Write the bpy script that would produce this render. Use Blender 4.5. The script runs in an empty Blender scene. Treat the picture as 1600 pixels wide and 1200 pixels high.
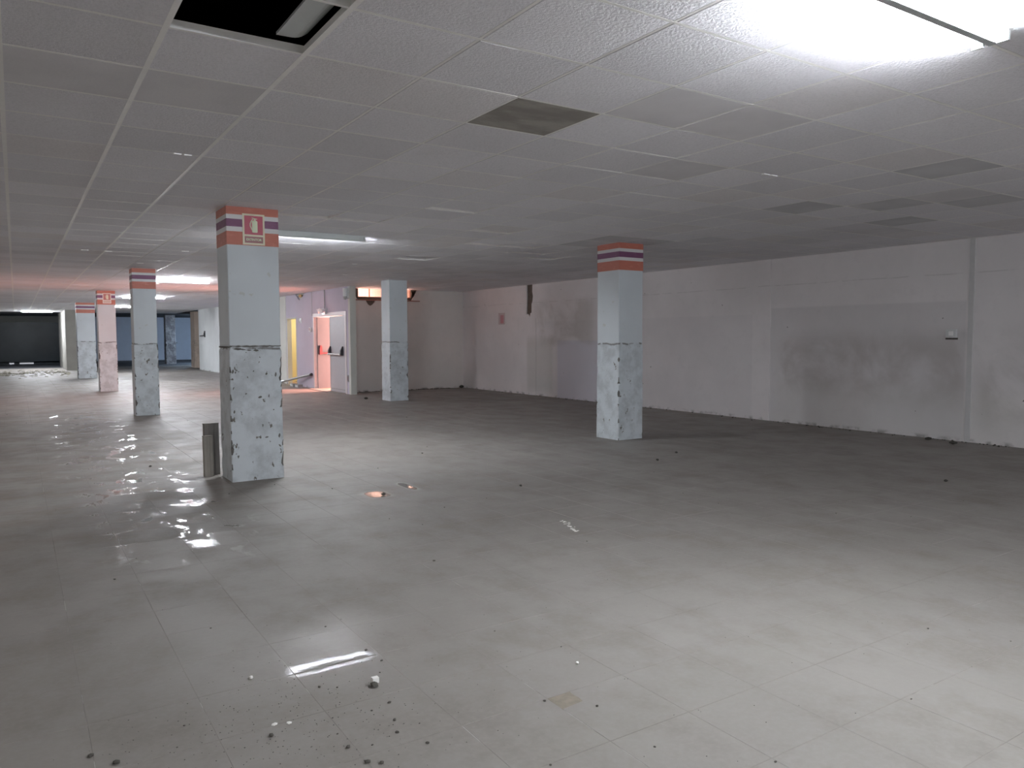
import bpy, bmesh, math, random
from mathutils import Vector, Matrix, noise
from mathutils.geometry import tessellate_polygon
C = bpy.context.scene.collection
SC = bpy.context.scene
R = math.radians
random.seed(7)

# ------------------------------------------------------------------ camera, world, lights, exposure
CAMZ = 1.468
def cam_basis():
    p, y, r = R(3.49), R(32.87), R(-0.19)
    F = Vector((math.sin(y) * math.cos(p), math.cos(y) * math.cos(p), -math.sin(p)))
    Rt = Vector((math.cos(y), -math.sin(y), 0)); U = Rt.cross(F)
    return F, Rt * math.cos(r) + U * math.sin(r), -Rt * math.sin(r) + U * math.cos(r)
FW, RT, UP = cam_basis()
cd = bpy.data.cameras.new('camera'); cam = bpy.data.objects.new('camera', cd); C.objects.link(cam)
cd.sensor_width = 36.0; cd.lens = 1198.0 / 1600 * 36.0; cd.clip_start = 0.05; cd.clip_end = 200
m = Matrix((RT, UP, -FW)).transposed().to_4x4(); m.translation = (0, 0, CAMZ); cam.matrix_world = m
SC.camera = cam
w = bpy.data.worlds.new('world'); SC.world = w; w.use_nodes = True
w.node_tree.nodes['Background'].inputs[0].default_value = (0.75, 0.8, 1.0, 1)
w.node_tree.nodes['Background'].inputs[1].default_value = 5.0
SC.view_settings.view_transform = 'Standard'; SC.view_settings.look = 'None'
SC.view_settings.exposure = 0.0; SC.view_settings.gamma = 1.0
try: SC.view_settings.use_curve_mapping = False
except Exception: pass
SC.cycles.use_denoising = True
SC.cycles.max_bounces = 10; SC.cycles.diffuse_bounces = 6
SC.cycles.sample_clamp_indirect = 12.0

TUBE = 470.0           # radiance of a lit fluorescent tube
def area(name, loc, direction, sx, sy, power, col):
    l = bpy.data.lights.new(name, 'AREA'); l.shape = 'RECTANGLE'; l.size = sx; l.size_y = sy
    l.energy = power; l.color = col
    o = bpy.data.objects.new(name, l); C.objects.link(o); o.location = loc
    o.rotation_euler = Vector(direction).to_track_quat('-Z', 'Y').to_euler()
    return o
area('daylight_porch', (9.8, 20.72, 1.25), (-1, 0.02, -0.08), 1.5, 2.0, 1050, (1.0, 0.45, 0.37))
area('daylight_window', (8.75, 20.9, 2.72), (0, -1, -0.08), 2.3, 1.1, 110, (1.0, 0.58, 0.44))
area('daylight_awning', (9.3, 21.2, 3.15), (0, 1, -0.35), 2.4, 0.25, 20, (1.0, 0.54, 0.40))
area('lamp_side_room', (8.3, 24.2, 2.6), (0, 0, -1), 0.5, 0.5, 45, (1.0, 0.86, 0.62))

# ------------------------------------------------------------------ shader helpers
class N:
    def __init__(s, name, rough=0.6, spec=0.4):
        s.m = bpy.data.materials.new(name); s.m.use_nodes = True
        s.t = s.m.node_tree; s.b = s.t.nodes['Principled BSDF']
        s.b.inputs['Roughness'].default_value = rough
        s.b.inputs['Specular IOR Level'].default_value = spec
        s._pos = None
    def new(s, k): return s.t.nodes.new(k)
    def put(s, sock, v):
        if isinstance(v, bpy.types.NodeSocket): s.t.links.new(v, sock)
        elif isinstance(v, (tuple, list)) and len(v) == 3 and sock.type == 'RGBA': sock.default_value = (*v, 1)
        else: sock.default_value = v
    def pos(s):
        if s._pos is None:
            g = s.new('ShaderNodeNewGeometry'); s._pos = g.outputs['Position']
        return s._pos
    def xyz(s):
        n = s.new('ShaderNodeSeparateXYZ'); s.put(n.inputs[0], s.pos()); return n.outputs[0], n.outputs[1], n.outputs[2]
    def math(s, op, a, b=0.0, c=None, clamp=False):
        n = s.new('ShaderNodeMath'); n.operation = op; n.use_clamp = clamp
        s.put(n.inputs[0], a); s.put(n.inputs[1], b)
        if c is not None: s.put(n.inputs[2], c)
        return n.outputs[0]
    def vmul(s, v, k):
        n = s.new('ShaderNodeVectorMath'); n.operation = 'MULTIPLY'; s.put(n.inputs[0], v); n.inputs[1].default_value = k
        return n.outputs[0]
    def vadd(s, v, k):
        n = s.new('ShaderNodeVectorMath'); n.operation = 'ADD'; s.put(n.inputs[0], v); s.put(n.inputs[1], k)
        return n.outputs[0]
    def noise(s, scale, detail=3, rough=0.5, vec=None, dist=0.0, col=False):
        n = s.new('ShaderNodeTexNoise'); s.put(n.inputs['Vector'], vec if vec is not None else s.pos())
        n.inputs['Scale'].default_value = scale; n.inputs['Detail'].default_value = detail
        n.inputs['Roughness'].default_value = rough; n.inputs['Distortion'].default_value = dist
        return n.outputs['Color'] if col else n.outputs['Fac']
    def step(s, v, a, b, lo=0.0, hi=1.0):
        n = s.new('ShaderNodeMapRange'); n.interpolation_type = 'SMOOTHSTEP'
        s.put(n.inputs[0], v)
        for i, q in enumerate((a, b, lo, hi)): s.put(n.inputs[1 + i], q)
        return n.outputs[0]
    def box(s, v, a, b, e):
        return s.math('MULTIPLY', s.step(v, a - e, a + e), s.step(v, b - e, b + e, 1.0, 0.0))
    def mix(s, f, a, b, mode='MIX'):
        n = s.new('ShaderNodeMix'); n.data_type = 'RGBA'; n.blend_type = mode
        s.put(n.inputs[0], f); s.put(n.inputs[6], a); s.put(n.inputs[7], b)
        return n.outputs[2]
    def mul(s, *a):
        r = a[0]
        for b in a[1:]: r = s.math('MULTIPLY', r, b)
        return r
    def bump(s, h, dist=0.01, strength=1.0, prev=None):
        n = s.new('ShaderNodeBump'); s.put(n.inputs['Height'], h); n.inputs['Distance'].default_value = dist
        s.put(n.inputs['Strength'], strength)
        if prev is not None: s.put(n.inputs['Normal'], prev)
        return n.outputs[0]
    def done(s, col=None, rough=None, normal=None, metal=None):
        if col is not None: s.put(s.b.inputs['Base Color'], col)
        if rough is not None: s.put(s.b.inputs['Roughness'], rough)
        if normal is not None: s.put(s.b.inputs['Normal'], normal)
        if metal is not None: s.put(s.b.inputs['Metallic'], metal)
        return s.m
def plain(name, col, rough=0.6, spec=0.4, metal=0.0, var=0.08, scale=12):
    n = N(name, rough, spec)
    f = n.noise(scale, 3)
    c = n.mix(n.step(f, 0.3, 0.7, 0, var * 2), col, tuple(x * 0.75 for x in col))
    return n.done(c, metal=metal, normal=n.bump(n.noise(scale * 8, 2), 0.001, 0.3))
def glow(name, col, k):
    n = N(name); n.put(n.b.inputs['Base Color'], (0.9, 0.9, 0.9)); n.put(n.b.inputs['Emission Color'], col)
    n.b.inputs['Emission Strength'].default_value = k; return n.m

# ---- floor
def floor_material(name, base, wetness=True):
    n = N(name, 0.6, 0.5); x, y, z = n.xyz()
    big = n.noise(0.45, 4, 0.6); mid = n.noise(2.3, 5, 0.62, vec=n.vmul(n.pos(), (1, 0.8, 1)))
    fine = n.noise(38, 3, 0.6)
    c = n.mix(n.step(big, 0.3, 0.7), base, tuple(v * k for v, k in zip(base, (0.84, 0.83, 0.82))))
    c = n.mix(n.step(mid, 0.42, 0.72, 0, 0.45), c, tuple(v * k for v, k in zip(base, (0.66, 0.62, 0.57))))
    c = n.mix(n.step(fine, 0.35, 0.75, 0, 0.25), c, tuple(v * 1.12 for v in base))
    # brown tread marks left by damp dirt in the traffic lane
    lane = n.mul(n.step(n.math('ABSOLUTE', n.math('SUBTRACT', x, 0.6)), 0.4, 2.2, 1, 0), n.step(y, 4.5, 7.5))
    mud = n.mul(lane, n.step(n.noise(1.6, 6, 0.65, vec=n.vmul(n.pos(), (0.7, 1.5, 1)), dist=0.6), 0.46, 0.62))
    c = n.mix(n.math('MULTIPLY', mud, 0.62), c, (0.20, 0.165, 0.135))
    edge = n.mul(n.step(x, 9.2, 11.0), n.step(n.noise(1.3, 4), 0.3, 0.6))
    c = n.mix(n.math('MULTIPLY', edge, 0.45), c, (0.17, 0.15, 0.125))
    # white plaster smears
    sm = n.step(n.noise(3.1, 6, 0.72, vec=n.vadd(n.pos(), (11.3, 4.1, 0)), dist=1.2), 0.70, 0.76, 0, 0.5)
    c = n.mix(sm, c, (0.62, 0.60, 0.56))
    h = n.math('ADD', n.mul(n.noise(6, 4), 0.5), n.mul(fine, 0.15))
    rough = n.step(mid, 0.3, 0.8, 0.50, 0.72)
    strength = 0.35
    if wetness:
        # thin water film and polished spots: smooth where the dust has been washed off
        dx = n.math('SUBTRACT', x, 1.12)
        diag = n.math('SUBTRACT', y, n.math('MULTIPLY_ADD', n.noise(5, 2), 0.10, 3.19))
        near = n.mul(n.box(x, 0.96, 1.33, 0.05), n.box(diag, 0.015, 0.085, 0.045))
        damp = n.mul(n.step(n.math('ABSOLUTE', n.math('SUBTRACT', x, 1.17)), 0.10, 0.70, 1, 0), n.box(y, 3.1, 3.8, 0.45))
        strip = n.mul(n.step(n.math('ABSOLUTE', n.math('SUBTRACT', x, 0.98)), 0.15, 0.75, 1, 0), n.box(y, 5.8, 17.0, 1.0))
        pool = n.noise(3.4, 5, 0.65, vec=n.vmul(n.pos(), (1.3, 0.75, 1)), dist=0.5)
        film = n.step(pool, 0.40, 0.62)
        wet = n.math('MAXIMUM', n.math('MULTIPLY', near, n.math('MULTIPLY_ADD', film, 0.12, 0.88)), n.math('MULTIPLY', strip, n.step(pool, 0.55, 0.64)))
        mid_spot = n.mul(n.box(x, 2.7, 2.9, 0.10), n.box(y, 6.52, 6.82, 0.08), 0.6)
        mid_spot2 = n.mul(0.85, n.box(x, 3.17, 3.24, 0.05), n.box(y, 6.7, 7.05, 0.12))
        wet = n.math('MAXIMUM', wet, n.math('MAXIMUM', mid_spot, mid_spot2))
        # roughness falls smoothly towards the middle of each damp spot
        keep = n.math('POWER', n.math('SUBTRACT', 1.0, wet), 2.6)
        rough = n.math('ADD', n.math('MULTIPLY', rough, keep), n.math('MULTIPLY', n.math('SUBTRACT', 1.0, keep), 0.05))
        rough = n.math('MULTIPLY', rough, n.math('MULTIPLY_ADD', damp, -0.50, 1.0))
        strength = n.math('MULTIPLY_ADD', keep, 0.32, 0.03)
    return n.done(c, rough, n.bump(h, 0.006, strength))
FLOORC = (0.250, 0.234, 0.216)
M_floor = floor_material('dusty_floor_tile', FLOORC)
n = N('floor_joint', 0.85, 0.2)
jf = n.noise(0.9, 3); jb = n.noise(3.3, 4, vec=n.vadd(n.pos(), (3, 7, 1)))
jc = n.mix(n.step(jf, 0.34, 0.46), (0.11, 0.10, 0.09), tuple(v * 0.97 for v in FLOORC))
jc = n.mix(n.step(jb, 0.58, 0.66), jc, (0.48, 0.46, 0.43))
M_joint = n.done(jc)
M_concrete = plain('bare_concrete', (0.30, 0.285, 0.26), 0.9, 0.2, var=0.3, scale=3)
M_shadeconc = plain('shaded_far_concrete', (0.10, 0.105, 0.115), 0.9, 0.2, var=0.3, scale=2)  # concrete with the shade of the unlit far bay in its colour
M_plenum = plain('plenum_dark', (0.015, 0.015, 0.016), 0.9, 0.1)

# ---- ceiling tiles
def tile_material(name, base, spread=0.07):
    n = N(name, 0.85, 0.25); x, y, z = n.xyz()
    ix = n.math('FLOOR', n.math('DIVIDE', n.math('ADD', x, 0.015), 0.6))
    iy = n.math('FLOOR', n.math('DIVIDE', n.math('SUBTRACT', y, 0.03), 0.598))
    cb = n.new('ShaderNodeCombineXYZ'); n.put(cb.inputs[0], ix); n.put(cb.inputs[1], iy)
    wn = n.new('ShaderNodeTexWhiteNoise'); wn.noise_dimensions = '2D'; n.put(wn.inputs['Vector'], cb.outputs[0])
    v = wn.outputs['Value']
    c = n.mix(v, tuple(q * (1 - spread) for q in base), tuple(q * (1 + spread) for q in base))
    # some tiles have yellowed
    c = n.mix(n.step(v, 0.86, 0.9, 0, 0.35), c, tuple(q * k for q, k in zip(base, (0.84, 0.80, 0.74))))
    soot = n.noise(0.35, 4, 0.6)
    c = n.mix(n.step(soot, 0.45, 0.7, 0, 0.22), c, tuple(q * k for q, k in zip(base, (0.72, 0.70, 0.68))))
    h = n.noise(75, 3, 0.55)
    c = n.mix(n.step(h, 0.3, 0.6, 0.10, 0.0), c, (0.2, 0.2, 0.2))
    return n.done(c, normal=n.bump(h, 0.007, 0.75))
TILEC = (0.87, 0.865, 0.90)
M_tile = tile_material('mineral_fibre_tile', TILEC)
n = N('sooty_tile', 0.9, 0.2)
M_tiledark = n.done(n.mix(n.step(n.noise(3, 5, 0.6, vec=n.vmul(n.pos(), (1, 2, 1))), 0.35, 0.65), (0.42, 0.40, 0.37), (0.30, 0.285, 0.26)), normal=n.bump(n.noise(60, 3), 0.003, 0.3))
n = N('grey_tile', 0.9, 0.2)
M_tilegrey = n.done(n.mix(n.step(n.noise(2, 4), 0.35, 0.65), (0.80, 0.79, 0.81), (0.74, 0.73, 0.75)), normal=n.bump(n.noise(60, 3), 0.003, 0.3))
M_tee = plain('white_steel_tee', (0.95, 0.945, 0.92), 0.3, 0.5, var=0.1)
M_clip = plain('bright_white_tape', (0.95, 0.95, 0.95), 0.3, 0.5, var=0.0)

# ---- plaster and paint
def plaster(name, base, spots=0.0, kind=None):
    n = N(name, 0.75, 0.3); x, y, z = n.xyz()
    c = n.mix(n.step(n.noise(0.7, 4, 0.6), 0.3, 0.7), base, tuple(q * 0.90 for q in base))
    c = n.mix(n.step(n.noise(5, 5, 0.7), 0.5, 0.75, 0, 0.3), c, tuple(q * 0.8 for q in base))
    if kind == 'right':
        # sooty bloom and damp marks of their own shape
        bl = n.noise(0.9, 5, 0.6, dist=0.4)
        arc = n.mul(n.box(y, 5.5, 8.6, 0.12), n.box(z, 0.55, 1.45, 0.25), n.step(bl, 0.36, 0.60))
        c = n.mix(n.math('MULTIPLY', arc, 0.48), c, (0.36, 0.32, 0.29))
        arc2 = n.mul(n.box(y, 3.0, 5.3, 0.2), n.box(z, 0.2, 1.35, 0.35), n.step(bl, 0.32, 0.60))
        c = n.mix(n.math('MULTIPLY', arc2, 0.5), c, (0.30, 0.28, 0.25))
        low = n.mul(n.box(y, 3.0, 8.6, 0.2), n.step(z, 0.5, 0.9, 1, 0))
        c = n.mix(n.math('MULTIPLY', low, 0.25), c, (0.60, 0.60, 0.55))
        pan = n.mul(n.box(y, 5.5, 8.75, 0.02), n.step(z, 1.93, 1.97, 1, 0))
        c = n.mix(n.math('MULTIPLY', pan, 0.20), c, (0.34, 0.345, 0.36))
        pan2 = n.mul(n.box(y, 9.15, 15.9, 0.03), n.step(z, 1.83, 1.87, 1, 0))
        c = n.mix(n.math('MULTIPLY', pan2, 0.10), c, (0.38, 0.385, 0.42))
        fresh = n.mul(n.box(y, 12.6, 15.0, 0.05), n.step(z, 1.35, 1.42, 1, 0))
        c = n.mix(n.math('MULTIPLY', fresh, 0.7), c, (0.60, 0.60, 0.68))
        br = n.mul(n.box(y, 13.6, 15.9, 0.25), n.box(z, 1.3, 2.35, 0.12), n.step(bl, 0.36, 0.6))
        c = n.mix(n.math('MULTIPLY', br, 0.42), c, (0.36, 0.33, 0.30))
        grn = n.mul(n.box(y, 15.2, 16.3, 0.08), n.box(z, 0.1, 1.45, 0.15))
        c = n.mix(n.math('MULTIPLY', grn, 0.35), c, (0.42, 0.42, 0.37))
        line = n.mul(n.step(n.math('ABSOLUTE', n.math('SUBTRACT', z, n.math('MULTIPLY_ADD', n.noise(1.1, 2), 0.05, 2.31))), 0.004, 0.012, 1, 0), n.step(n.noise(3, 3), 0.42, 0.55))
        c = n.mix(n.math('MULTIPLY', line, 0.22), c, (0.2, 0.19, 0.18))
        holes = n.step(n.noise(9.0, 2, 0.4, vec=n.vadd(n.pos(), (5, 2, 8))), 0.775, 0.79)
        c = n.mix(n.math('MULTIPLY', holes, 0.8), c, (0.10, 0.09, 0.085))
    # chipped strip along the floor
    foot = n.mul(n.step(z, 0.01, 0.07, 1, 0), n.step(n.noise(5, 4), 0.48, 0.64))
    c = n.mix(n.math('MULTIPLY', foot, 0.7), c, (0.2, 0.195, 0.19))
    if spots:
        sp = n.step(n.noise(14, 3, 0.6), 0.70, 0.74)
        c = n.mix(n.math('MULTIPLY', sp, spots), c, (0.14, 0.13, 0.12))
    return n.done(c, normal=n.bump(n.noise(14, 5, 0.6), 0.004, 0.3))
M_wallR = plaster('stained_white_plaster', (0.80, 0.775, 0.78), kind='right')
M_wallB = plaster('grey_white_plaster', (0.74, 0.70, 0.67), 0.3)
M_lilac = plaster('lilac_white_paint', (0.58, 0.55, 0.65), 0.2)
M_pale = plaster('pale_cream_paint', (0.66, 0.68, 0.64), 0.3)
M_white = plaster('white_wall_paint', (0.80, 0.83, 0.84), 0.2)
M_yellow = plaster('cream_yellow_paint', (0.78, 0.70, 0.42))
M_blue = plaster('blue_grey_wall_paint', (0.55, 0.60, 0.70))
M_hidden = plaster('off_white_wall', (0.75, 0.75, 0.75))
M_rubble = plain('broken_masonry', (0.17, 0.14, 0.12), 0.95, 0.1, var=0.5, scale=9)
M_pinkfloor = plain('porch_terracotta_floor', (0.55, 0.36, 0.29), 0.7)

def column_material(name, base, chips=1.0, tan=None):
    n = N(name, 0.6, 0.4); x, y, z = n.xyz()
    low = n.step(z, 1.36, 1.39, 1, 0)
    c = n.mix(n.step(n.noise(1.6, 4), 0.3, 0.7), base, tuple(q * 0.92 for q in base))
    lowc = n.mix(n.step(n.noise(4.5, 5, 0.65), 0.4, 0.65), tuple(q * 0.97 for q in base), tuple(q * 0.74 for q in base))
    c = n.mix(low, c, lowc)
    # specks of missing paint
    s1 = n.noise(13, 4, 0.65, vec=n.vmul(n.pos(), (1, 1, 0.75)), dist=0.3)
    s2 = n.noise(30, 3, 0.6)
    chip = n.mul(low, n.math('MAXIMUM', n.step(s1, 0.655, 0.675), n.step(s2, 0.715, 0.73)))
    up = n.mul(n.step(z, 1.45, 1.5), n.step(n.noise(10, 2, 0.4, vec=n.vadd(n.pos(), (2, 9, 4))), 0.70, 0.74, 0, 0.35))
    c = n.mix(up, c, (0.40, 0.38, 0.30))
    c = n.mix(n.math('MULTIPLY', chip, chips), c, (0.15, 0.14, 0.125))
    # rough joint between two pours
    jz = n.math('ABSOLUTE', n.math('SUBTRACT', z, n.math('MULTIPLY_ADD', n.noise(5, 4), 0.06, 1.335)))
    jn = n.mul(n.step(jz, 0.006, 0.018, 1, 0), n.step(n.noise(7, 3, vec=n.vadd(n.pos(), (1, 1, 5))), 0.42, 0.52))
    c = n.mix(n.math('MULTIPLY', jn, 0.8 * chips), c, (0.12, 0.11, 0.10))
    h = n.math('SUBTRACT', n.mul(low, n.noise(9, 5, 0.6)), n.math('MULTIPLY', chip, 0.6))
    return n.done(c, normal=n.bump(h, 0.012, 0.6))
M_col = column_material('chipped_white_column_paint', (0.60, 0.65, 0.68))
M_edge = plain('exposed_mortar', (0.17, 0.165, 0.155), 0.9, 0.2, var=0.4, scale=30)
def band_material(name, col, wear):
    n = N(name, 0.5, 0.4)
    c = n.mix(n.step(n.noise(7, 5, 0.7, vec=n.vmul(n.pos(), (1, 1, 3))), 0.5, 0.75, 0, wear), col, tuple(min(1, q * 1.25 + 0.12) for q in col))
    return n.done(c)
M_orange = band_material('orange_band_paint', (0.50, 0.165, 0.115), 0.4)
M_purple = band_material('purple_band_paint', (0.19, 0.07, 0.15), 0.3)
M_bwhite = plain('white_band_paint', (0.66, 0.66, 0.66), 0.5)
M_signred = plain('sign_red', (0.42, 0.02, 0.06), 0.35, 0.5, var=0.1)
M_signbrown = plain('sign_faded_red', (0.26, 0.075, 0.07), 0.35, 0.5, var=0.1)
M_cream = plain('photoluminescent_cream', (0.72, 0.68, 0.50), 0.4, 0.5, var=0.1)
M_glyph = plain('pale_green_print', (0.66, 0.74, 0.52), 0.4, 0.5, var=0.05)
M_housing = plain('grey_white_enamel', (0.62, 0.66, 0.66), 0.35, 0.5, var=0.05)
M_cap = plain('grey_end_cap', (0.25, 0.27, 0.28), 0.4, 0.5)
M_tube = glow('lit_fluorescent_tube', (0.90, 0.935, 1.0), TUBE)
M_tubefill = glow('dim_fill_tube', (1.0, 0.95, 0.90), TUBE * 0.36)  # weaker strength for the fill battens added at the left
M_tubenew = glow('new_fluorescent_tube', (0.90, 0.94, 1.0), TUBE * 2.0)
M_tubefar = glow('bright_far_tube', (0.90, 0.94, 1.0), TUBE * 1.45)
M_tubecoolfill = glow('cool_fill_tube', (0.6, 0.78, 1.0), TUBE * 1.3)  # for the fill batten added in the far bay
M_tubeoff = plain('unlit_tube', (0.8, 0.8, 0.8), 0.2, 0.5)
M_door = plain('light_grey_door_paint', (0.44, 0.45, 0.48), 0.45, 0.4)
M_doorpink = plain('pale_door_paint', (0.105, 0.13, 0.145), 0.45, 0.4)
M_frame = plain('door_frame_paint', (0.66, 0.62, 0.63), 0.45, 0.4)
M_black = plain('black_plastic', (0.02, 0.02, 0.025), 0.4, 0.5)
M_steel = plain('brushed_steel_bar', (0.42, 0.42, 0.42), 0.35, 0.5, metal=0.7)
M_bardark = plain('dark_red_bar', (0.16, 0.05, 0.06), 0.4, 0.5)
M_lampbody = plain('silver_lamp_body', (0.75, 0.77, 0.78), 0.25, 0.6, metal=0.4)
M_lens = plain('clear_lamp_lens', (0.9, 0.93, 0.95), 0.08, 0.8)
M_brass = plain('brass_pipe', (0.55, 0.42, 0.22), 0.3, 0.5, metal=0.8)
M_board = plain('grey_fibre_cement', (0.22, 0.205, 0.19), 0.85, 0.2, var=0.3, scale=5)
M_plastic = plain('white_plastic', (0.66, 0.68, 0.68), 0.4, 0.5, var=0.05)
M_pinkprint = plain('faded_pink_print', (0.50, 0.24, 0.27), 0.5, 0.4)
M_grille = plain('rusty_wire_mesh', (0.35, 0.16, 0.12), 0.6, 0.3)
M_stone = plain('dark_crumb', (0.085, 0.08, 0.07), 0.9, 0.2, var=0.4, scale=40)
M_stonelt = plain('white_plaster_chip', (0.80, 0.79, 0.76), 0.8, 0.2, var=0.1, scale=40)
M_sand = plain('pale_rubble_dust', (0.36, 0.34, 0.28), 0.95, 0.1, var=0.4, scale=4)
n = N('dark_shutter_paint', 0.38, 0.3)
M_shutter = n.done(n.mix(n.step(n.noise(1.1, 4), 0.3, 0.7), (0.008, 0.015, 0.020), (0.018, 0.030, 0.038)), normal=n.bump(n.noise(5, 3), 0.004, 0.3))
n = N('rough_stone_face', 0.95, 0.1)
M_rough = n.done(n.mix(n.step(n.noise(5, 5, 0.7), 0.4, 0.6), (0.50, 0.51, 0.54), (0.26, 0.26, 0.28)), normal=n.bump(n.noise(7, 5), 0.03, 0.8))

# ------------------------------------------------------------------ mesh helpers
def obj(name, verts, faces, mats, parent=None, slots=None, smooth=False):
    me = bpy.data.meshes.new(name); me.from_pydata([tuple(v) for v in verts], [], faces)
    if not isinstance(mats, (list, tuple)): mats = [mats]
    for k in mats: me.materials.append(k)
    if slots:
        for p, i in zip(me.polygons, slots): p.material_index = i
    if smooth:
        for p in me.polygons: p.use_smooth = True
    me.update()
    o = bpy.data.objects.new(name, me); C.objects.link(o)
    if parent: o.parent = parent
    return o
class MB:
    def __init__(s): s.v, s.f, s.s = [], [], []
    def add(s, v, f, slot=0):
        b = len(s.v); s.v += [tuple(q) for q in v]; s.f += [tuple(i + b for i in q) for q in f]; s.s += [slot] * len(f)
        return s
    def box(s, x0, x1, y0, y1, z0, z1, slot=0, M=None):
        v = [Vector((x, y, z)) for z in (z0, z1) for y in (y0, y1) for x in (x0, x1)]
        if M is not None: v = [M @ q for q in v]
        return s.add(v, [(0, 2, 3, 1), (4, 5, 7, 6), (0, 1, 5, 4), (2, 6, 7, 3), (0, 4, 6, 2), (1, 3, 7, 5)], slot)
    def cyl(s, a, b, r, n=12, r2=None, slot=0):
        a, b = Vector(a), Vector(b); d = (b - a).normalized(); u = d.orthogonal().normalized(); w = d.cross(u)
        r2 = r if r2 is None else r2; v = []
        for p, q in ((a, r), (b, r2)):
            for i in range(n):
                t = 2 * math.pi * i / n; v.append(p + (u * math.cos(t) + w * math.sin(t)) * q)
        f = [(i, (i + 1) % n, n + (i + 1) % n, n + i) for i in range(n)] + [tuple(range(n))[::-1], tuple(range(n, 2 * n))]
        return s.add(v, f, slot)
    def prism(s, poly, to3, d, slot=0):
        """poly: (u,v) outline, to3(u,v,t) -> xyz with t in 0..1 over depth"""
        k = len(poly); v = [to3(u, w, 0) for u, w in poly] + [to3(u, w, 1) for u, w in poly]
        tris = [tuple(t) for t in tessellate_polygon([[Vector((u, w, 0)) for u, w in poly]])]
        f = [t for t in tris] + [tuple(i + k for i in t[::-1]) for t in tris] + [(i, (i + 1) % k, k + (i + 1) % k, k + i) for i in range(k)]
        return s.add(v, f, slot)
    def out(s, name, mats, parent=None, smooth=False):
        o = obj(name, s.v, s.f, mats, parent, s.s, smooth)
        bm = bmesh.new(); bm.from_mesh(o.data); bmesh.ops.recalc_face_normals(bm, faces=bm.faces); bm.to_mesh(o.data); bm.free()
        return o
def tag(o, label=None, cat=None, group=None, kind=None):
    if label: o['label'] = label
    if cat: o['category'] = cat
    if group: o['group'] = group
    if kind: o['kind'] = kind
    return o
def root(name, loc, label, cat, group=None, kind=None):
    o = bpy.data.objects.new(name, None); C.objects.link(o); o.location = loc; o.empty_display_size = 0.1
    return tag(o, label, cat, group, kind)
def kid(mb, name, mats, parent, label=None, smooth=False):
    """mb is in world coordinates; shift into the parent's frame"""
    L = parent.location
    mb.v = [(v[0] - L.x, v[1] - L.y, v[2] - L.z) for v in mb.v]
    o = mb.out(name, mats, parent, smooth)
    if label: o['label'] = label
    return o
def project(p):
    d = Vector(p) - Vector((0, 0, CAMZ)); w_ = d.dot(FW)
    if w_ < 0.05: return None
    return 800 + 1198 * d.dot(RT) / w_, 600 - 1198 * d.dot(UP) / w_

# ------------------------------------------------------------------ room shell
ZC = 2.793
XL, XR, YB, YF = -7.0, 11.0, -6.0, 53.0
WY = 19.65            # recess wall plane
WX = 7.25             # wall with the doors

def cells(domains, x0, y0, sx, sy):
    """clip a regular grid of cells to rectangles; yields (i, j, xa, xb, ya, yb, full)"""
    res = []
    for (a, b, c, d) in domains:
        i0, i1 = math.floor((a - x0) / sx), math.ceil((b - x0) / sx)
        j0, j1 = math.floor((c - y0) / sy), math.ceil((d - y0) / sy)
        for i in range(i0, i1):
            for j in range(j0, j1):
                xa, xb = max(a, x0 + i * sx), min(b, x0 + (i + 1) * sx)
                ya, yb = max(c, y0 + j * sy), min(d, y0 + (j + 1) * sy)
                if xb - xa > 0.05 and yb - ya > 0.05:
                    full = (xb - xa > sx - 1e-4) and (yb - ya > sy - 1e-4)
                    res.append((i, j, xa, xb, ya, yb, full))
    return res
def screen_area(xa, xb, ya, yb, z):
    q = [project((x, y, z)) for x, y in ((xa, ya), (xb, ya), (xb, yb), (xa, yb))]
    if any(k is None for k in q): return 0
    q = [(min(max(u, 0), 1600), min(max(v, 0), 1200)) for u, v in q]
    return abs(sum(q[i][0] * q[(i + 1) % 4][1] - q[(i + 1) % 4][0] * q[i][1] for i in range(4))) / 2

# ---- floor: mortar bed + tiles
floor = MB().box(XL - 0.2, XR + 0.2, YB - 0.2, YF + 0.2, -0.12, -0.0011).out('floor', M_joint)
tag(floor, 'large dusty grey tiled floor with faint joints and wet patches', 'floor', kind='structure')
FS, FSY, FX, FY = 0.397, 0.395, 1.765 - 0.397 * 30, 2.475 - 0.395 * 30
fc = cells([(XL, XR, YB, WY), (XL, WX, WY, 45.0)], FX, FY, FS, FSY)
scored = sorted(((screen_area(c[2], c[3], c[4], c[5], 0), k) for k, c in enumerate(fc)), reverse=True)
near_ids = set(k for a, k in scored[:290])
g = 0.0009
def ftile(w_, d_):
    mb = MB(); x, y = w_ / 2 - g, d_ / 2 - g; b = 0.0007
    mb.add([(-x, -y, -0.0012), (x, -y, -0.0012), (x, y, -0.0012), (-x, y, -0.0012),
            (-x + b, -y + b, 0), (x - b, -y + b, 0), (x - b, y - b, 0), (-x + b, y - b, 0)],
           [(4, 5, 6, 7), (0, 1, 5, 4), (1, 2, 6, 5), (2, 3, 7, 6), (3, 0, 4, 7)])
    return mb
mt = ftile(FS, FSY).out('tile', M_floor, floor); shared = mt.data; bpy.data.objects.remove(mt)
far = MB()
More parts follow.
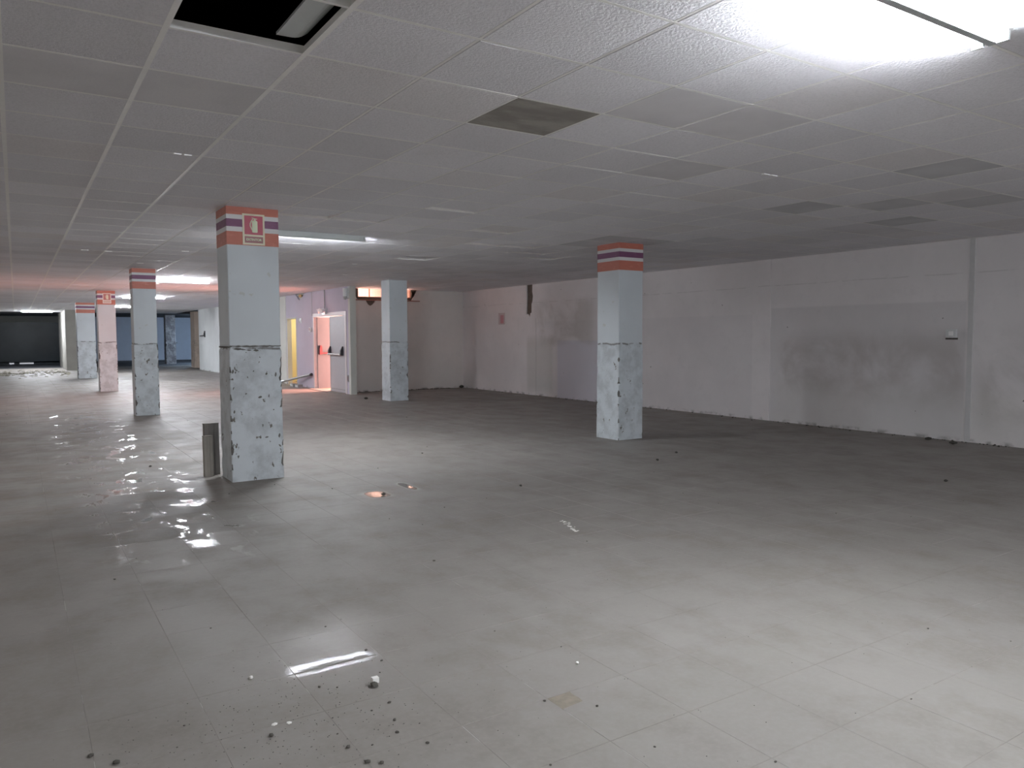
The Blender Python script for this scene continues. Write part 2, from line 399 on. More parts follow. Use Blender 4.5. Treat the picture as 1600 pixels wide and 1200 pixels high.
for k, (i, j, xa, xb, ya, yb, full) in enumerate(fc):
    cx, cy = (xa + xb) / 2, (ya + yb) / 2
    if k in near_ids:
        if i == 30 and j == 29:      # the tile with a broken-off corner
            a0, a1, b0, b1 = xa + g, xb - g, ya + g, yb - g
            poly = [(a0, b0), (a1, b0), (a1, b1), (a0 + 0.113, b1), (a0 + 0.108, b1 - 0.03), (a0 + 0.113, b1 - 0.06),
                    (a0 + 0.107, b1 - 0.095), (a0 + 0.05, b1 - 0.1), (a0, b1 - 0.106)]
            o = MB().prism(poly, lambda u, v, t: (u, v, -0.006 * t), 1).out('tile', M_floor, floor)
            o['label'] = 'floor tile with a broken-off square corner'
            continue
        if full: me = shared
        else:
            t = ftile(xb - xa, yb - ya).out('t', M_floor); me = t.data; bpy.data.objects.remove(t)
        o = bpy.data.objects.new('tile', me); C.objects.link(o); o.parent = floor
        r_ = noise.noise(Vector((i * 3.1, j * 1.7, 0)))
        o.location = (cx, cy, -0.00015 + 0.00015 * r_)
    else:
        t = ftile(xb - xa, yb - ya)
        far.add([(v[0] + cx, v[1] + cy, v[2]) for v in t.v], t.f)
o = far.out('far_tiles', M_floor, floor); o['kind'] = 'stuff'
# far-end floor strip, shade of the unlit bay painted into its colour
MB().box(XL, XR, 45.0, YF, -0.01, 0.0).out('shaded_floor', M_shadeconc, floor)
hole = MB().prism([(1.765, 2.362), (1.882, 2.362), (1.884, 2.474), (1.765, 2.474)], lambda u, v, t: (u, v, -0.0011 + 0.0007 * t), 1).out('mortar_patch', plain('brown_mortar', (0.24, 0.21, 0.17), 0.9, 0.2, var=0.4, scale=25), floor)

# ---- ceiling: grid of tees + tiles
SX, SY, CX, CY = 0.6, 0.598, -0.015, 0.03
YE = 44.6
dom = [(XL, XR, YB, WY), (XL, WX, WY, YE)]
tee = MB()
for (a, b, c, d) in dom:
    i = math.ceil((a - CX) / SX)
    while CX + i * SX < b:
        x = CX + i * SX; hw = 0.013 if i <= 2 else 0.0085; zz = ZC - 0.0015 if i <= 2 else ZC + 0.0015
        tee.box(x - hw, x + hw, c, d, zz, zz + 0.0015); tee.box(x - 0.002, x + 0.002, c, d, zz + 0.0015, ZC + 0.04); i += 1
    j = math.ceil((c - CY) / SY)
    while CY + j * SY < d:
        y = CY + j * SY; tee.box(a, b, y - 0.0085, y + 0.0085, ZC + 0.0006, ZC + 0.002); tee.box(a, b, y - 0.002, y + 0.002, ZC + 0.002, ZC + 0.04); j += 1
ceiling = tee.out('ceiling', M_tee)
tag(ceiling, 'suspended ceiling of square mineral tiles in a white metal grid', 'ceiling', kind='structure')
LIFT = {(4, 13): 'x', (6, 11): 'y', (9, 19): 'x', (9, 15): 'y', (5, 13): 'y', (12, 17): 'x', (10, 15): 'x', (8, 13): 'y', (11, 16): 'y'}
DARK = {(10, 5), (11, 8), (12, 7), (14, 8), (13, 6), (11, 14), (12, 13), (11, 13), (4, 6)}
GREY = {(5, 5), (6, 5), (12, 6), (0, 7), (1, 7), (15, 9), (7, 7)}
MISSING = {(1, 5), (1, 4), (1, 3)}
def ctile(w_, d_, mat):
    x, y = w_ / 2, d_ / 2; a, b = 0.0085, 0.0125
    v = []
    for (q, z) in ((0.003, 0.016), (0.003, 0.0045), (a, 0.0045), (b, 0.0)):
        v += [(-x + q, -y + q, z), (x - q, -y + q, z), (x - q, y - q, z), (-x + q, y - q, z)]
    f = [(0, 1, 2, 3)]
    for r_ in range(3):
        for e in range(4): f.append((r_ * 4 + e, r_ * 4 + (e + 1) % 4, r_ * 4 + 4 + (e + 1) % 4, r_ * 4 + 4 + e))
    f.append((12, 13, 14, 15)[::-1])
    return v, f
def cmesh(w_, d_, mat):
    v, f = ctile(w_, d_, mat); mb = MB().add(v, f); o = mb.out('tile', mat); me = o.data; bpy.data.objects.remove(o); return me
n = N('dulled_tile', 0.9, 0.2)
M_tiledull = n.done(n.mix(n.step(n.noise(2, 4), 0.35, 0.65), (0.70, 0.70, 0.72), (0.62, 0.62, 0.64)), normal=n.bump(n.noise(60, 3), 0.003, 0.3))
CM = {k: cmesh(SX, SY, mm) for k, mm in (('n', M_tile), ('d', M_tiledull), ('s', M_tiledark), ('g', M_tilegrey))}
cc = cells(dom, CX, CY, SX, SY)
scored = sorted(((screen_area(c[2], c[3], c[4], c[5], ZC), k) for k, c in enumerate(cc)), reverse=True)
near_ids = set(k for a, k in scored[:285])
far = MB()
for k, (i, j, xa, xb, ya, yb, full) in enumerate(cc):
    if (i, j) in MISSING: continue
    key = 's' if (i, j) == (4, 6) else 'd' if (i, j) in DARK else 'g' if (i, j) in GREY else 'n'
    cx, cy = (xa + xb) / 2, (ya + yb) / 2
    if k in near_ids or (i, j) in LIFT or ((i, j) in DARK):
        o = bpy.data.objects.new('tile', CM[key] if full else cmesh(xb - xa, yb - ya, M_tile)); C.objects.link(o); o.parent = ceiling
        h = noise.noise(Vector((i * 5.3, j * 2.9, 1)))
        o.location = (cx, cy, ZC + 0.0006 + 0.0006 * h)
        if (i, j) in LIFT:
            if LIFT[(i, j)] == 'x': o.rotation_euler = (R(2.6), R(-0.6), 0); o.location.z += 0.012
            else: o.rotation_euler = (R(1.8), R(1.6), 0); o.location.z += 0.014
            o['label'] = 'ceiling tile slightly lifted out of the grid'
        elif h > 0.25: o.rotation_euler = (R(0.25 * h), R(-0.3 * h), 0)
        if key == 's': o['label'] = 'dark sooty ceiling tile'
        if key == 'd': o['label'] = 'dulled darker grey ceiling tile'
        if key == 'g': o['label'] = 'dull grey ceiling tile'
    else:
        v, f = ctile(xb - xa, yb - ya, M_tile)
        r1, r2 = 0.003 * noise.noise(Vector((i * 1.7, j * 3.3, 4))), 0.003 * noise.noise(Vector((i * 2.7, j * 1.3, 9)))
        far.add([(a + cx, b + cy, c_ + ZC + 0.0006 + a * r1 + b * r2) for a, b, c_ in v], f)
o = far.out('far_tiles', M_tile, ceiling); o['kind'] = 'stuff'
# wall angle along the right wall
MB().box(XR - 0.02, XR, YB, WY, ZC, ZC + 0.002).out('wall_angle', M_tee, ceiling)
# short white clips on the tees
def clip(x0, x1, y, n_=2):
    L = (x1 - x0) / n_
    for q in range(n_):
        MB().box(x0 + q * L, x0 + q * L + L * 0.72, y - 0.012, y + 0.012, ZC - 0.006, ZC + 0.001).out('hanger_clip', M_clip, ceiling)
clip(1.0, 1.14, 6.01); clip(5.17, 5.36, 4.216)
rc = random.Random(3)
for q in range(26):
    i = rc.randint(1, 11); j = rc.randint(14, 38); y = CY + j * SY; x = CX + (i + rc.random()) * SX
    if x > 7 and y > 19: continue
    MB().box(x, x + 0.10, y - 0.010, y + 0.010, ZC - 0.004, ZC + 0.001).out('hanger_clip', M_clip, ceiling)
# slab above and soffit beyond the tiles, its shade painted as dark colour
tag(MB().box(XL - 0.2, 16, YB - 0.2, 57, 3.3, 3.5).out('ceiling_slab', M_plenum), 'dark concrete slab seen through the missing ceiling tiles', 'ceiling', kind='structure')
tag(MB().box(XL, XR, YE, YF, ZC, ZC + 0.1).out('ceiling_soffit', M_shadeconc), 'concrete soffit beyond the last row of tiles, shade painted into its colour', 'ceiling', kind='structure')
# loose panel hanging in the opening
lp = MB(); NS = 10
P0, P1, Q0, Q1 = Vector((1.035, 2.70, 2.832)), Vector((1.035, 3.55, 2.832)), Vector((1.18, 2.70, 2.837)), Vector((1.18, 3.55, 2.837))
for q in range(NS + 1):
    t = q / NS; z = 0.03 * max(0.0, t - 0.5) ** 2 * 4
    a = P0.lerp(Q0, t); b = P1.lerp(Q1, t)
    for zz in (0, 0.012): lp.v += [(a.x, a.y, a.z + z + zz), (b.x, b.y, b.z + z + zz)]
for q in range(NS):
    o4 = q * 4
    lp.f += [(o4, o4 + 1, o4 + 5, o4 + 4), (o4 + 2, o4 + 6, o4 + 7, o4 + 3), (o4, o4 + 4, o4 + 6, o4 + 2), (o4 + 1, o4 + 3, o4 + 7, o4 + 5)]
lp.f += [(0, 2, 3, 1), (NS * 4, NS * 4 + 1, NS * 4 + 3, NS * 4 + 2)]; lp.s = [0] * len(lp.f)
tag(lp.out('loose_panel', M_housing, smooth=False), 'curved white sheet panel loose above the open ceiling cells', 'panel')

# ---- walls
def wall_x(name, x, th, poly, mat, **k):
    """wall in a plane x = const, outline in (y, z), facing -x"""
    return MB().prism(poly, lambda u, v, t: (x + th * t, u, v), 1).out(name, mat)
def wall_y(name, y, th, poly, mat):
    return MB().prism(poly, lambda u, v, t: (u, y + th * t, v), 1).out(name, mat)
def rect(a, b, c, d): return [(a, c), (b, c), (b, d), (a, d)]
TOP = ZC + 0.06
# right wall, with a strip of plaster missing by the far joint
wr = [(YB, 0), (WY + 0.3, 0), (WY + 0.3, TOP), (16.33, TOP), (16.32, 2.5), (16.34, 2.05), (16.28, 2.06), (16.24, 2.03), (16.17, 1.97), (16.16, 2.07),
      (16.10, 2.09), (16.10, 2.3), (16.06, 2.38), (16.04, 2.5), (16.07, 2.62), (16.06, TOP), (YB, TOP)]
wallR = wall_x('wall_right', XR, 0.03, wr, M_wallR)
tag(wallR, 'long stained white plaster wall along the right side', 'wall', kind='structure')
MB().box(XR + 0.03, XR + 0.3, YB, WY + 0.3, 0, 3.3).out('backing', M_rubble, wallR)
# painted pilasters and joints of the structural frame
MB().box(XR - 0.012, XR, 8.76, 9.02, 0, ZC).out('pilaster', M_wallR, wallR)
MB().box(XR - 0.010, XR, 5.40, 5.47, 0, ZC).out('joint_strip', plain('grey_joint', (0.60, 0.60, 0.60), 0.9), wallR)
MB().box(XR - 0.008, XR, 15.9, 16.33, 0, 1.95).out('pilaster', M_wallR, wallR)
# recess wall (faces the camera), broken open at the top around a window
def notch(seed, pts): return pts
hole_pts = [(9.62, TOP), (9.58, 2.82), (9.53, 2.79), (9.47, 2.70), (9.45, 2.63), (9.39, 2.55), (9.37, 2.505), (9.30, 2.50), (9.24, 2.515), (9.0, 2.505), (8.7, 2.52), (8.5, 2.50), (8.33, 2.505),
            (8.28, 2.48), (8.25, 2.42), (8.19, 2.36), (8.12, 2.33), (8.06, 2.37), (8.02, 2.43), (7.99, 2.485), (7.9, 2.49), (7.79, 2.495), (7.73, 2.53), (7.71, 2.58), (7.66, 2.60), (7.64, 2.655), (7.56, 2.665), (7.51, 2.69), (7.51, TOP)]
wb = [(7.38, 0), (XR, 0), (XR, TOP)] + hole_pts + [(7.38, TOP)]
wallB = wall_y('wall_back', WY, 0.045, wb, M_wallB)
tag(wallB, 'plain off-white recess wall beside the doors, broken open at its top', 'wall', kind='structure')
wb2 = [(7.4, 0), (XR, 0), (XR, 2.86), (9.36, 2.86), (9.36, 2.57), (7.80, 2.57), (7.80, 2.86), (7.4, 2.86)]
MB().prism(wb2, lambda u, v, t: (u, WY + 0.045 + 0.16 * t, v), 1).out('masonry', M_rubble, wallB)
MB().box(7.38, XR, WY + 0.05, WY + 0.2, 2.86, 3.3).out('lintel', M_rubble, wallB)
rb = random.Random(5)
for q in range(16):      # broken brick ends showing in the hole
    u = rb.choice([rb.uniform(7.52, 7.74), rb.uniform(7.8, 9.3), rb.uniform(9.38, 9.52)])
    z = 2.56 if 7.8 < u < 9.36 else rb.uniform(2.62, 2.80)
    s1, s2 = rb.uniform(0.03, 0.07), rb.uniform(0.015, 0.03)
    M4 = Matrix.Translation((u, WY + 0.03, z - 0.02)) @ Matrix.Rotation(rb.uniform(-.4, .4), 4, 'Y')
    MB().box(-s1, s1, -0.02, 0.03, -s2, s2, M=M4).out('brick', M_rubble, wallB)
# window: frame and wire mesh
win = root('window_1', (8.58, WY + 0.12, 2.57), 'glowing high window behind wire mesh in the broken top of the recess wall', 'window', kind='structure')
fr = MB()
fr.box(7.80, 9.36, WY + 0.10, WY + 0.14, 2.57, 2.585); fr.box(7.80, 9.36, WY + 0.10, WY + 0.14, 2.845, 2.86)
for x in (7.80, 8.14, 9.345): fr.box(x, x + 0.018, WY + 0.10, WY + 0.14, 2.585, 2.845)
kid(fr, 'frame', M_grille, win)
gm = MB(); x = 7.83
while x < 9.35:
    gm.box(x, x + 0.004, WY + 0.08, WY + 0.084, 2.58, 2.85); x += 0.045
z = 2.60
while z < 2.85:
    gm.box(7.81, 9.35, WY + 0.085, WY + 0.089, z, z + 0.004); z += 0.045
kid(gm, 'wire_mesh', M_grille, win)
tag(MB().box(7.5, 9.6, WY - 0.03, WY + 0.01, 2.475, 2.50).out('trim_1', M_grille), 'rust-coloured timber under the broken window', 'trim', kind='structure')
# wall with the doors (faces -x)
wd = [(18.88, 0), (19.16, 0), (19.16, 2.1), (21.80, 2.1), (21.80, 0), (23.38, 0), (23.38, 2.1), (24.38, 2.1), (24.38, 0), (38.2, 0), (38.2, TOP),
      (23.46, TOP), (23.42, 2.76), (23.30, 2.72), (23.22, 2.66), (23.08, 2.60), (22.96, 2.63), (22.80, 2.66), (22.70, 2.74), (22.55, 2.79), (22.52, TOP), (18.88, TOP)]
wallD = wall_x('wall_doors', WX, 0.05, wd, M_lilac)
tag(wallD, 'lilac-white wall with the double exit doors and a side doorway', 'wall', kind='structure')
wd2 = [(18.88, 0), (19.16, 0), (19.16, 2.1), (21.80, 2.1), (21.80, 0), (23.38, 0), (23.38, 2.1), (24.38, 2.1), (24.38, 0), (38.2, 0), (38.2, 3.3), (18.88, 3.3)]
MB().prism(wd2, lambda u, v, t: (WX + 0.05 + 0.10 * t, u, v), 1).out('masonry', M_pale, wallD)
MB().box(WX - 0.012, WX + 0.15, 18.86, 18.885, 0, ZC).out('end_face', M_pale, wallD)
MB().box(WX - 0.008, WX, 18.88, 19.0, 0, ZC).out('edge_strip', M_pale, wallD)
MB().box(WX - 0.008, WX + 0.0, 24.45, 25.2, 0, ZC).out('edge_strip', M_pale, wallD)
MB().box(WX - 0.006, WX, 21.88, 21.90, 2.1, ZC).out('crack', M_cap, wallD)
# white stretch of the same wall further on, and its end
wallS = MB().box(WX - 0.03, WX - 0.005, 33.9, 38.2, 0, ZC).out('wall_side', M_white)
tag(wallS, 'bright white flush wall panel with black lever behind the front column', 'wall', kind='structure')
hb = MB().box(WX - 0.06, WX - 0.03, 36.72, 36.86, 1.52, 1.80); hb.box(WX - 0.09, WX - 0.06, 36.72, 36.80, 1.60, 1.72); hb.cyl((WX - 0.09, 36.8, 1.60), (WX - 0.09, 37.6, 1.58), 0.02)
hb.out('lever', M_black, wallS)
# side room behind the doorway
tag(MB().box(7.4, 9.6, 25.3, 25.4, 0, 3.3).out('wall_sideroom', M_yellow), 'cream-yellow wall inside the side doorway', 'wall', kind='structure')
MBo = MB().box(9.6, 9.7, 22.6, 25.4, 0, 3.3); MBo.box(7.4, 9.7, 22.62, 22.7, 0, 3.3)
tag(MBo.out('wall_sideroom', M_yellow), 'far side walls of the yellow side room', 'wall', kind='structure')
tag(MB().box(7.25, 12.5, WY + 0.2, 26, -0.1, -0.0).out('floor_porch', M_pinkfloor), 'terracotta floor outside the exit doors', 'floor', kind='structure')
# porch: outer walls
pm = MB().box(7.4, 13, 22.5, 22.6, 0, 3.3); pm.box(13, 13.2, WY, 25.4, 0, 3.3)
tag(pm.out('wall_porch', M_pale), 'outer porch walls behind the exit doors', 'wall', kind='structure')
# far end
wf = MB().box(2.2, WX + 5, YF, YF + 0.2, 0, 3.3).out('wall_far', M_blue)
tag(wf, 'blue-grey wall at the far end behind the columns', 'wall', kind='structure')
MB().box(2.2, 12, YF - 0.03, YF, 0.0, 0.10).out('skirting', M_shadeconc, wf)
MB().box(8.3, 8.7, YF - 0.05, YF, 1.15, 1.22).out('rail', M_cap, wf)
tag(MB().box(XR, XR + 0.2, WY, YF, 0, 3.3).out('wall_farright', M_hidden), 'wall closing the far right end of the hall', 'wall', kind='structure')
tag(MB().box(XL - 0.2, XL, YB, YF, 0, 3.3).out('wall_left', M_hidden), 'off-white left wall of the hall outside the view', 'wall', kind='structure')
tag(MB().box(XL, XR, YB - 0.2, YB, 0, 3.3).out('wall_front', M_hidden), 'off-white wall behind the viewer', 'wall', kind='structure')
tag(MB().box(XL, -3.4, YF, YF + 0.2, 0, 3.3).out('wall_far', M_blue), 'blue-grey wall left of the dark shutter', 'wall', kind='structure')
# dark roller shutter with daylight under it
sh = root('door_1', (-0.6, YF, 0.0), 'dark metal roller shutter closing the far left end, light under its edge', 'door', kind='structure')
zz = 0.13; k = 0
while zz < 2.45:
    sl = MB().box(-3.4, 2.2, YF + 0.02, YF + 0.05, zz - 0.004, zz + 0.11)
    sl.box(-3.4, 2.2, YF + 0.005, YF + 0.03, zz + 0.02, zz + 0.085)
    kid(sl, 'slat', M_shutter, sh); zz += 0.11
kid(MB().box(-3.4, 2.2, YF - 0.05, YF + 0.25, 2.42, 2.8), 'shutter_box', plain('grey_beam', (0.14, 0.14, 0.13), 0.8), sh)
bb = MB().box(-3.4, -0.35, YF, YF + 0.06, 0.0, 0.14)
bb.box(-0.12, 0.15, YF, YF + 0.06, 0.0, 0.14); bb.box(-3.4, 2.2, YF, YF + 0.06, 0.075, 0.14)
bb.box(0.85, 2.2, YF, YF + 0.06, 0.0, 0.14)
kid(bb, 'bottom_rail', M_shutter, sh)
tag(MB().box(-4, 3, YF + 0.25, 62, -0.12, -0.02).out('ground', M_sand), 'pale ground outside the shutter', 'ground', kind='structure')
# wall stub at the end of the first column row
tag(MB().box(1.95, 2.9, 40.9, 47.5, 0, ZC - 0.001).out('wall_stub', plain('raw_grey_render', (0.34, 0.33, 0.30), 0.9, 0.2, var=0.3, scale=1.5)), 'raw grey rendered wall stub behind the last striped column', 'wall', kind='structure')

# ------------------------------------------------------------------ columns
def column(x0, x1, y0, y1, label, bands=True, mat=M_col, edges=1.0, seed=0, wear=M_orange):
    r = root('column', ((x0 + x1) / 2, (y0 + y1) / 2, 0), label, 'column', 'square columns of the hall')
    zt = ZC - 0.001; NR = 90; mb = MB(); rn = random.Random(seed)
    prof = []
    cor = [(x0, y0, 1, 1), (x1, y0, -1, 1), (x1, y1, -1, -1), (x0, y1, 1, -1)]
    for q in range(NR + 1):
        z = zt * q / NR; lowk = 1.0 if z < 1.36 else 0.12
        grow = 0.006 if z < 1.36 else 0.0
        if abs(z - 1.36) < 0.02: grow = -0.004
        for ci, (cx, cy, sx, sy) in enumerate(cor):
            cn = noise.noise(Vector((ci * 7.3 + seed, z * 9, 0.5))) + 0.6 * noise.noise(Vector((ci * 3.1 + seed, z * 31, 2.5)))
            chip = max(0.0, cn - 0.12) * 0.045 * lowk * edges + 0.003
            L = 0.004 + chip
            wob = 0.004 * noise.noise(Vector((ci * 2.1, z * 2.4 + seed, 3.3))) * lowk
            gx, gy = cx - sx * (grow + wob), cy - sy * (grow + wob)
            a = (gx + sx * L, gy, z); b = (gx, gy + sy * L, z)
            if ci % 2 == 0: mb.v += [b, a]
            else: mb.v += [a, b]
    for q in range(NR):
        for e in range(8):
            a, b = q * 8 + e, q * 8 + (e + 1) % 8
            mb.f.append((a, b, b + 8, a + 8)); mb.s.append(1 if (e % 2 == 0 and q * zt / NR < 1.36) else 0)
    mb.f.append(tuple(range(8))[::-1]); mb.f.append(tuple(range(NR * 8, NR * 8 + 8))); mb.s += [0, 0]
    # chamfer faces only dark where chipped: decide by width
    for idx, f in enumerate(mb.f[:-2]):
        if mb.s[idx] == 1:
            a, b = Vector(mb.v[f[0]]), Vector(mb.v[f[1]])
            if (a - b).length < 0.0115: mb.s[idx] = 0
    kid(mb, 'shaft', [mat, M_edge], r)
    if bands:
        e = 0.0016
        def band(nm, za, zb, m_, lab=None):
            b = MB()
            b.box(x0 - e, x1 + e, y0 - e, y0 + 0.002, za, zb); b.box(x0 - e, x1 + e, y1 - 0.002, y1 + e, za, zb)
            b.box(x0 - e, x0 + 0.002, y0, y1, za, zb); b.box(x1 - 0.002, x1 + e, y0, y1, za, zb)
            return kid(b, nm, m_, r, lab)
        band('painted_band', ZC - 0.083, ZC - 0.004, M_orange, 'upper orange band'); band('painted_band', ZC - 0.205, ZC - 0.128, M_purple, 'purple band')
        band('painted_band', ZC - 0.385, ZC - 0.252, M_orange, 'lower orange band')
        band('painted_band', ZC - 0.128, ZC - 0.083, M_bwhite, 'white band'); band('painted_band', ZC - 0.252, ZC - 0.205, M_bwhite, 'white band')
    return r
colA = column(1.81, 2.325, 8.05, 8.50, 'nearest striped column with fire extinguisher sign and boards leaning behind it', seed=1)
column(7.14, 7.585, 8.27, 8.75, 'striped column standing alone in front of the long right wall', seed=12)
column(1.88, 2.285, 16.05, 16.45, 'striped column second in the left row, in front of lit tubes', seed=23)
column(1.93, 2.37, 24.0, 24.45, 'pink-lit striped column third in the left row with a faded sign', seed=34)
column(1.90, 2.50, 32.3, 32.8, 'last striped column of the left row, before the grey stub wall', seed=45)
column(7.24, 7.69, 16.38, 16.85, 'white column without stripes in front of the glowing high window', bands=False, seed=56)
column(7.44, 8.2, 40.4, 41.4, 'beige column beside the bright white wall panel', bands=False, mat=column_material('beige_column_paint', (0.60, 0.50, 0.42), 0.2), edges=0.2, seed=67)
column(7.2, 7.72, 47.5, 48.1, 'rough grey stone-faced column in the dark far bay', bands=False, mat=M_rough, edges=1.6, seed=78)

# extra worn ledge marks on the nearest column: dark groove between the two pours
gr = MB(); rg = random.Random(9)
L = colA.location
def strip_y(y, xa, xb, z, th):
    xs = [xa + (xb - xa) * q / 18 for q in range(19)]
    top = [(x, z + rg.uniform(-0.003, 0.004)) for x in xs]; bot = [(x, z - th + rg.uniform(-0.008, 0.004)) for x in reversed(xs)]
    return top + bot
gr.prism(strip_y(8.05, 1.81, 2.325, 1.392, 0.012), lambda u, v, t: (u, 8.0435 + 0.01 * t, v), 1)
gr.prism([(a, b) for a, b in [(8.05, 1.385), (8.5, 1.385), (8.5, 1.372), (8.3, 1.368), (8.05, 1.372)]], lambda u, v, t: (1.8035 + 0.01 * t, u, v), 1)
for (u, v, sx_, sz_) in ((1.89, 1.357, 0.045, 0.012), (2.0, 1.345, 0.025, 0.007), (2.07, 1.342, 0.028, 0.012), (1.94, 1.352, 0.03, 0.006)):
    gr.prism([(u - sx_, v), (u - sx_ * 0.3, v + sz_), (u + sx_ * 0.7, v + sz_ * 0.6), (u + sx_, v - sz_ * 0.4), (u, v - sz_)], lambda a, b, t: (a, 8.0435 + 0.01 * t, b), 1)
chips = [(1.835, 1.13, .012, .022), (1.86, 1.12, .008, .012), (2.10, 0.86, .022, .012), (2.19, 0.87, .006, .018), (1.96, 0.90, .010, .008), (2.17, 1.10, .012, .014),
         (2.265, 1.09, .010, .025), (2.04, 1.13, .008, .008), (1.84, 0.72, .010, .018), (2.29, 0.45, .012, .022), (2.16, 0.44, .02, .008), (1.90, 0.33, .05, .008), (2.1, 0.3, .006, .016), (1.87, 0.27, .01, .03)]
for (u, v, sx_, sz_) in chips:
    gr.prism([(u - sx_, v - sz_ * .3), (u - sx_ * .4, v + sz_ * .7), (u + sx_ * .5, v + sz_), (u + sx_, v), (u + sx_ * .3, v - sz_ * .8), (u - sx_ * .5, v - sz_)], lambda a, b, t: (a, 8.0435 + 0.01 * t, b), 1)
kid(gr, 'chipped_groove', M_edge, colA, 'dark ragged groove and chips')

# fire extinguisher signs
def text_part(body, size, loc, parent, mat, name='lettering', rot=(R(90), 0, 0), track=1.0):
    cu = bpy.data.curves.new(name, 'FONT'); cu.body = body; cu.size = size; cu.extrude = 0.0006; cu.align_x = 'CENTER'; cu.align_y = 'CENTER'; cu.space_character = track
    cu.offset = size * 0.02
    t = bpy.data.objects.new(name, cu); C.objects.link(t)
    bpy.context.view_layer.update()
    me = bpy.data.meshes.new_from_object(t.evaluated_get(bpy.context.evaluated_depsgraph_get())); bpy.data.objects.remove(t)
    me.materials.clear(); me.materials.append(mat)
    o = bpy.data.objects.new(name, me); C.objects.link(o); o.parent = parent
    o.location = Vector(loc) - (parent.location + (parent.parent.location if parent.parent else Vector())); o.rotation_euler = rot
    return o
def ext_sign(x0, x1, z0, z1, y, label, faded=False):
    r = root('fire_sign', ((x0 + x1) / 2, y, z0), label, 'sign')
    W, H = x1 - x0, z1 - z0
    cream = M_cream if not faded else plain('bleached_sign', (0.80, 0.72, 0.66), 0.4)
    red = M_signred if not faded else plain('bleached_red', (0.52, 0.20, 0.18), 0.5)
    brown = M_signbrown if not faded else plain('bleached_brown', (0.62, 0.45, 0.40), 0.5)
    kid(MB().box(x0, x1, y - 0.005, y, z0, z1), 'plate', cream, r)
    zs = z0 + H * 0.30; bw = W * 0.085
    kid(MB().box(x0 + bw, x1 - bw, y - 0.0062, y - 0.005, zs + bw * .5, z1 - bw), 'red_field', red, r)
    cap = kid(MB().box(x0 + bw, x1 - bw, y - 0.0062, y - 0.005, z0 + bw, zs - bw * .5), 'caption_field', brown, r)
    cx, cz = x0 + W * 0.55, (zs + z1) / 2; s = H
    g_ = MB(); bwid = W * 0.125
    pts = [(-bwid, -s * .23), (-bwid, s * .10)] + [(bwid * math.cos(a), s * .10 + s * .045 * math.sin(a)) for a in [R(180 - q * 22.5) for q in range(1, 8)]] + [(bwid, s * .10), (bwid, -s * .23), (bwid * .8, -s * .25), (-bwid * .8, -s * .25)]
    ff = lambda u, v, t: (cx + u, y - 0.0062 - 0.0012 * t, cz + v)
    g_.prism(pts, ff, 1)
    g_.prism(rect(-bwid * .3, bwid * .35, s * .14, s * .20), ff, 1)
    g_.prism([(-bwid * 1.1, s * .215), (bwid * .9, s * .18), (bwid * .9, s * .20), (-bwid * 1.0, s * .235)], ff, 1)
    # curved hose at the left of the cylinder
    o_, i_ = [], []
    for q in range(13):
        t = q / 12; px = -bwid * 0.4 - W * 0.20 * math.sin(math.pi * min(1, t * 1.25) * 0.55 + 0.15) + W * 0.06 * t * t * 2.2; pz = s * .19 - t * s * .38
        o_.append((px - W * .022, pz)); i_.append((px + W * .022, pz))
    g_.prism(o_ + i_[::-1], ff, 1)
    kid(g_, 'extinguisher_symbol', M_glyph if not faded else M_cream, r)
    text_part('EXTINTOR', H * 0.105, (x0 + W / 2, y - 0.0064, (z0 + bw + zs - bw * .5) / 2), cap, M_glyph if not faded else M_cream, track=0.95)
    return r
ext_sign(1.965, 2.185, 2.415, 2.725, 8.0485, 'red and cream extinguisher sign reading EXTINTOR on the nearest column')
ext_sign(2.06, 2.27, 2.44, 2.72, 23.9985, 'bleached extinguisher sign on the pink-lit far column', faded=True)

# boards leaning behind the nearest column
def board(cx, cy, w_, th, h, yaw, label, tint):
    r = root('leaning_board', (cx, cy, 0.0), label, 'board')
    M4 = Matrix.Translation((cx, cy, 0)) @ Matrix.Rotation(yaw, 4, 'Z') @ Matrix.Rotation(R(-1.5), 4, 'X')
    mb = MB(); nn = 6
    for q in range(nn):
        a, b = -w_ / 2 + w_ * q / nn, -w_ / 2 + w_ * (q + 1) / nn
        dy = 0.004 * (q % 2)
        mb.box(a, b, -th + dy, dy, 0.0, h, M=M4)
    kid(mb, 'ribbed_sheet', tint, r)
    kid(MB().box(-w_ / 2 - 0.001, w_ / 2 + 0.001, -th - 0.002, 0.006, h, h + 0.006, M=M4), 'top_edge', M_board, r)
    return r
board(1.728, 8.66, 0.155, 0.05, 0.55, R(8), 'taller grey board standing upright behind the nearest column', M_board)
board(1.672, 8.56, 0.095, 0.045, 0.43, R(8), 'shorter grey board standing in front of the taller one', plain('light_fibre_cement', (0.33, 0.31, 0.28), 0.85, 0.2, var=0.2, scale=5))

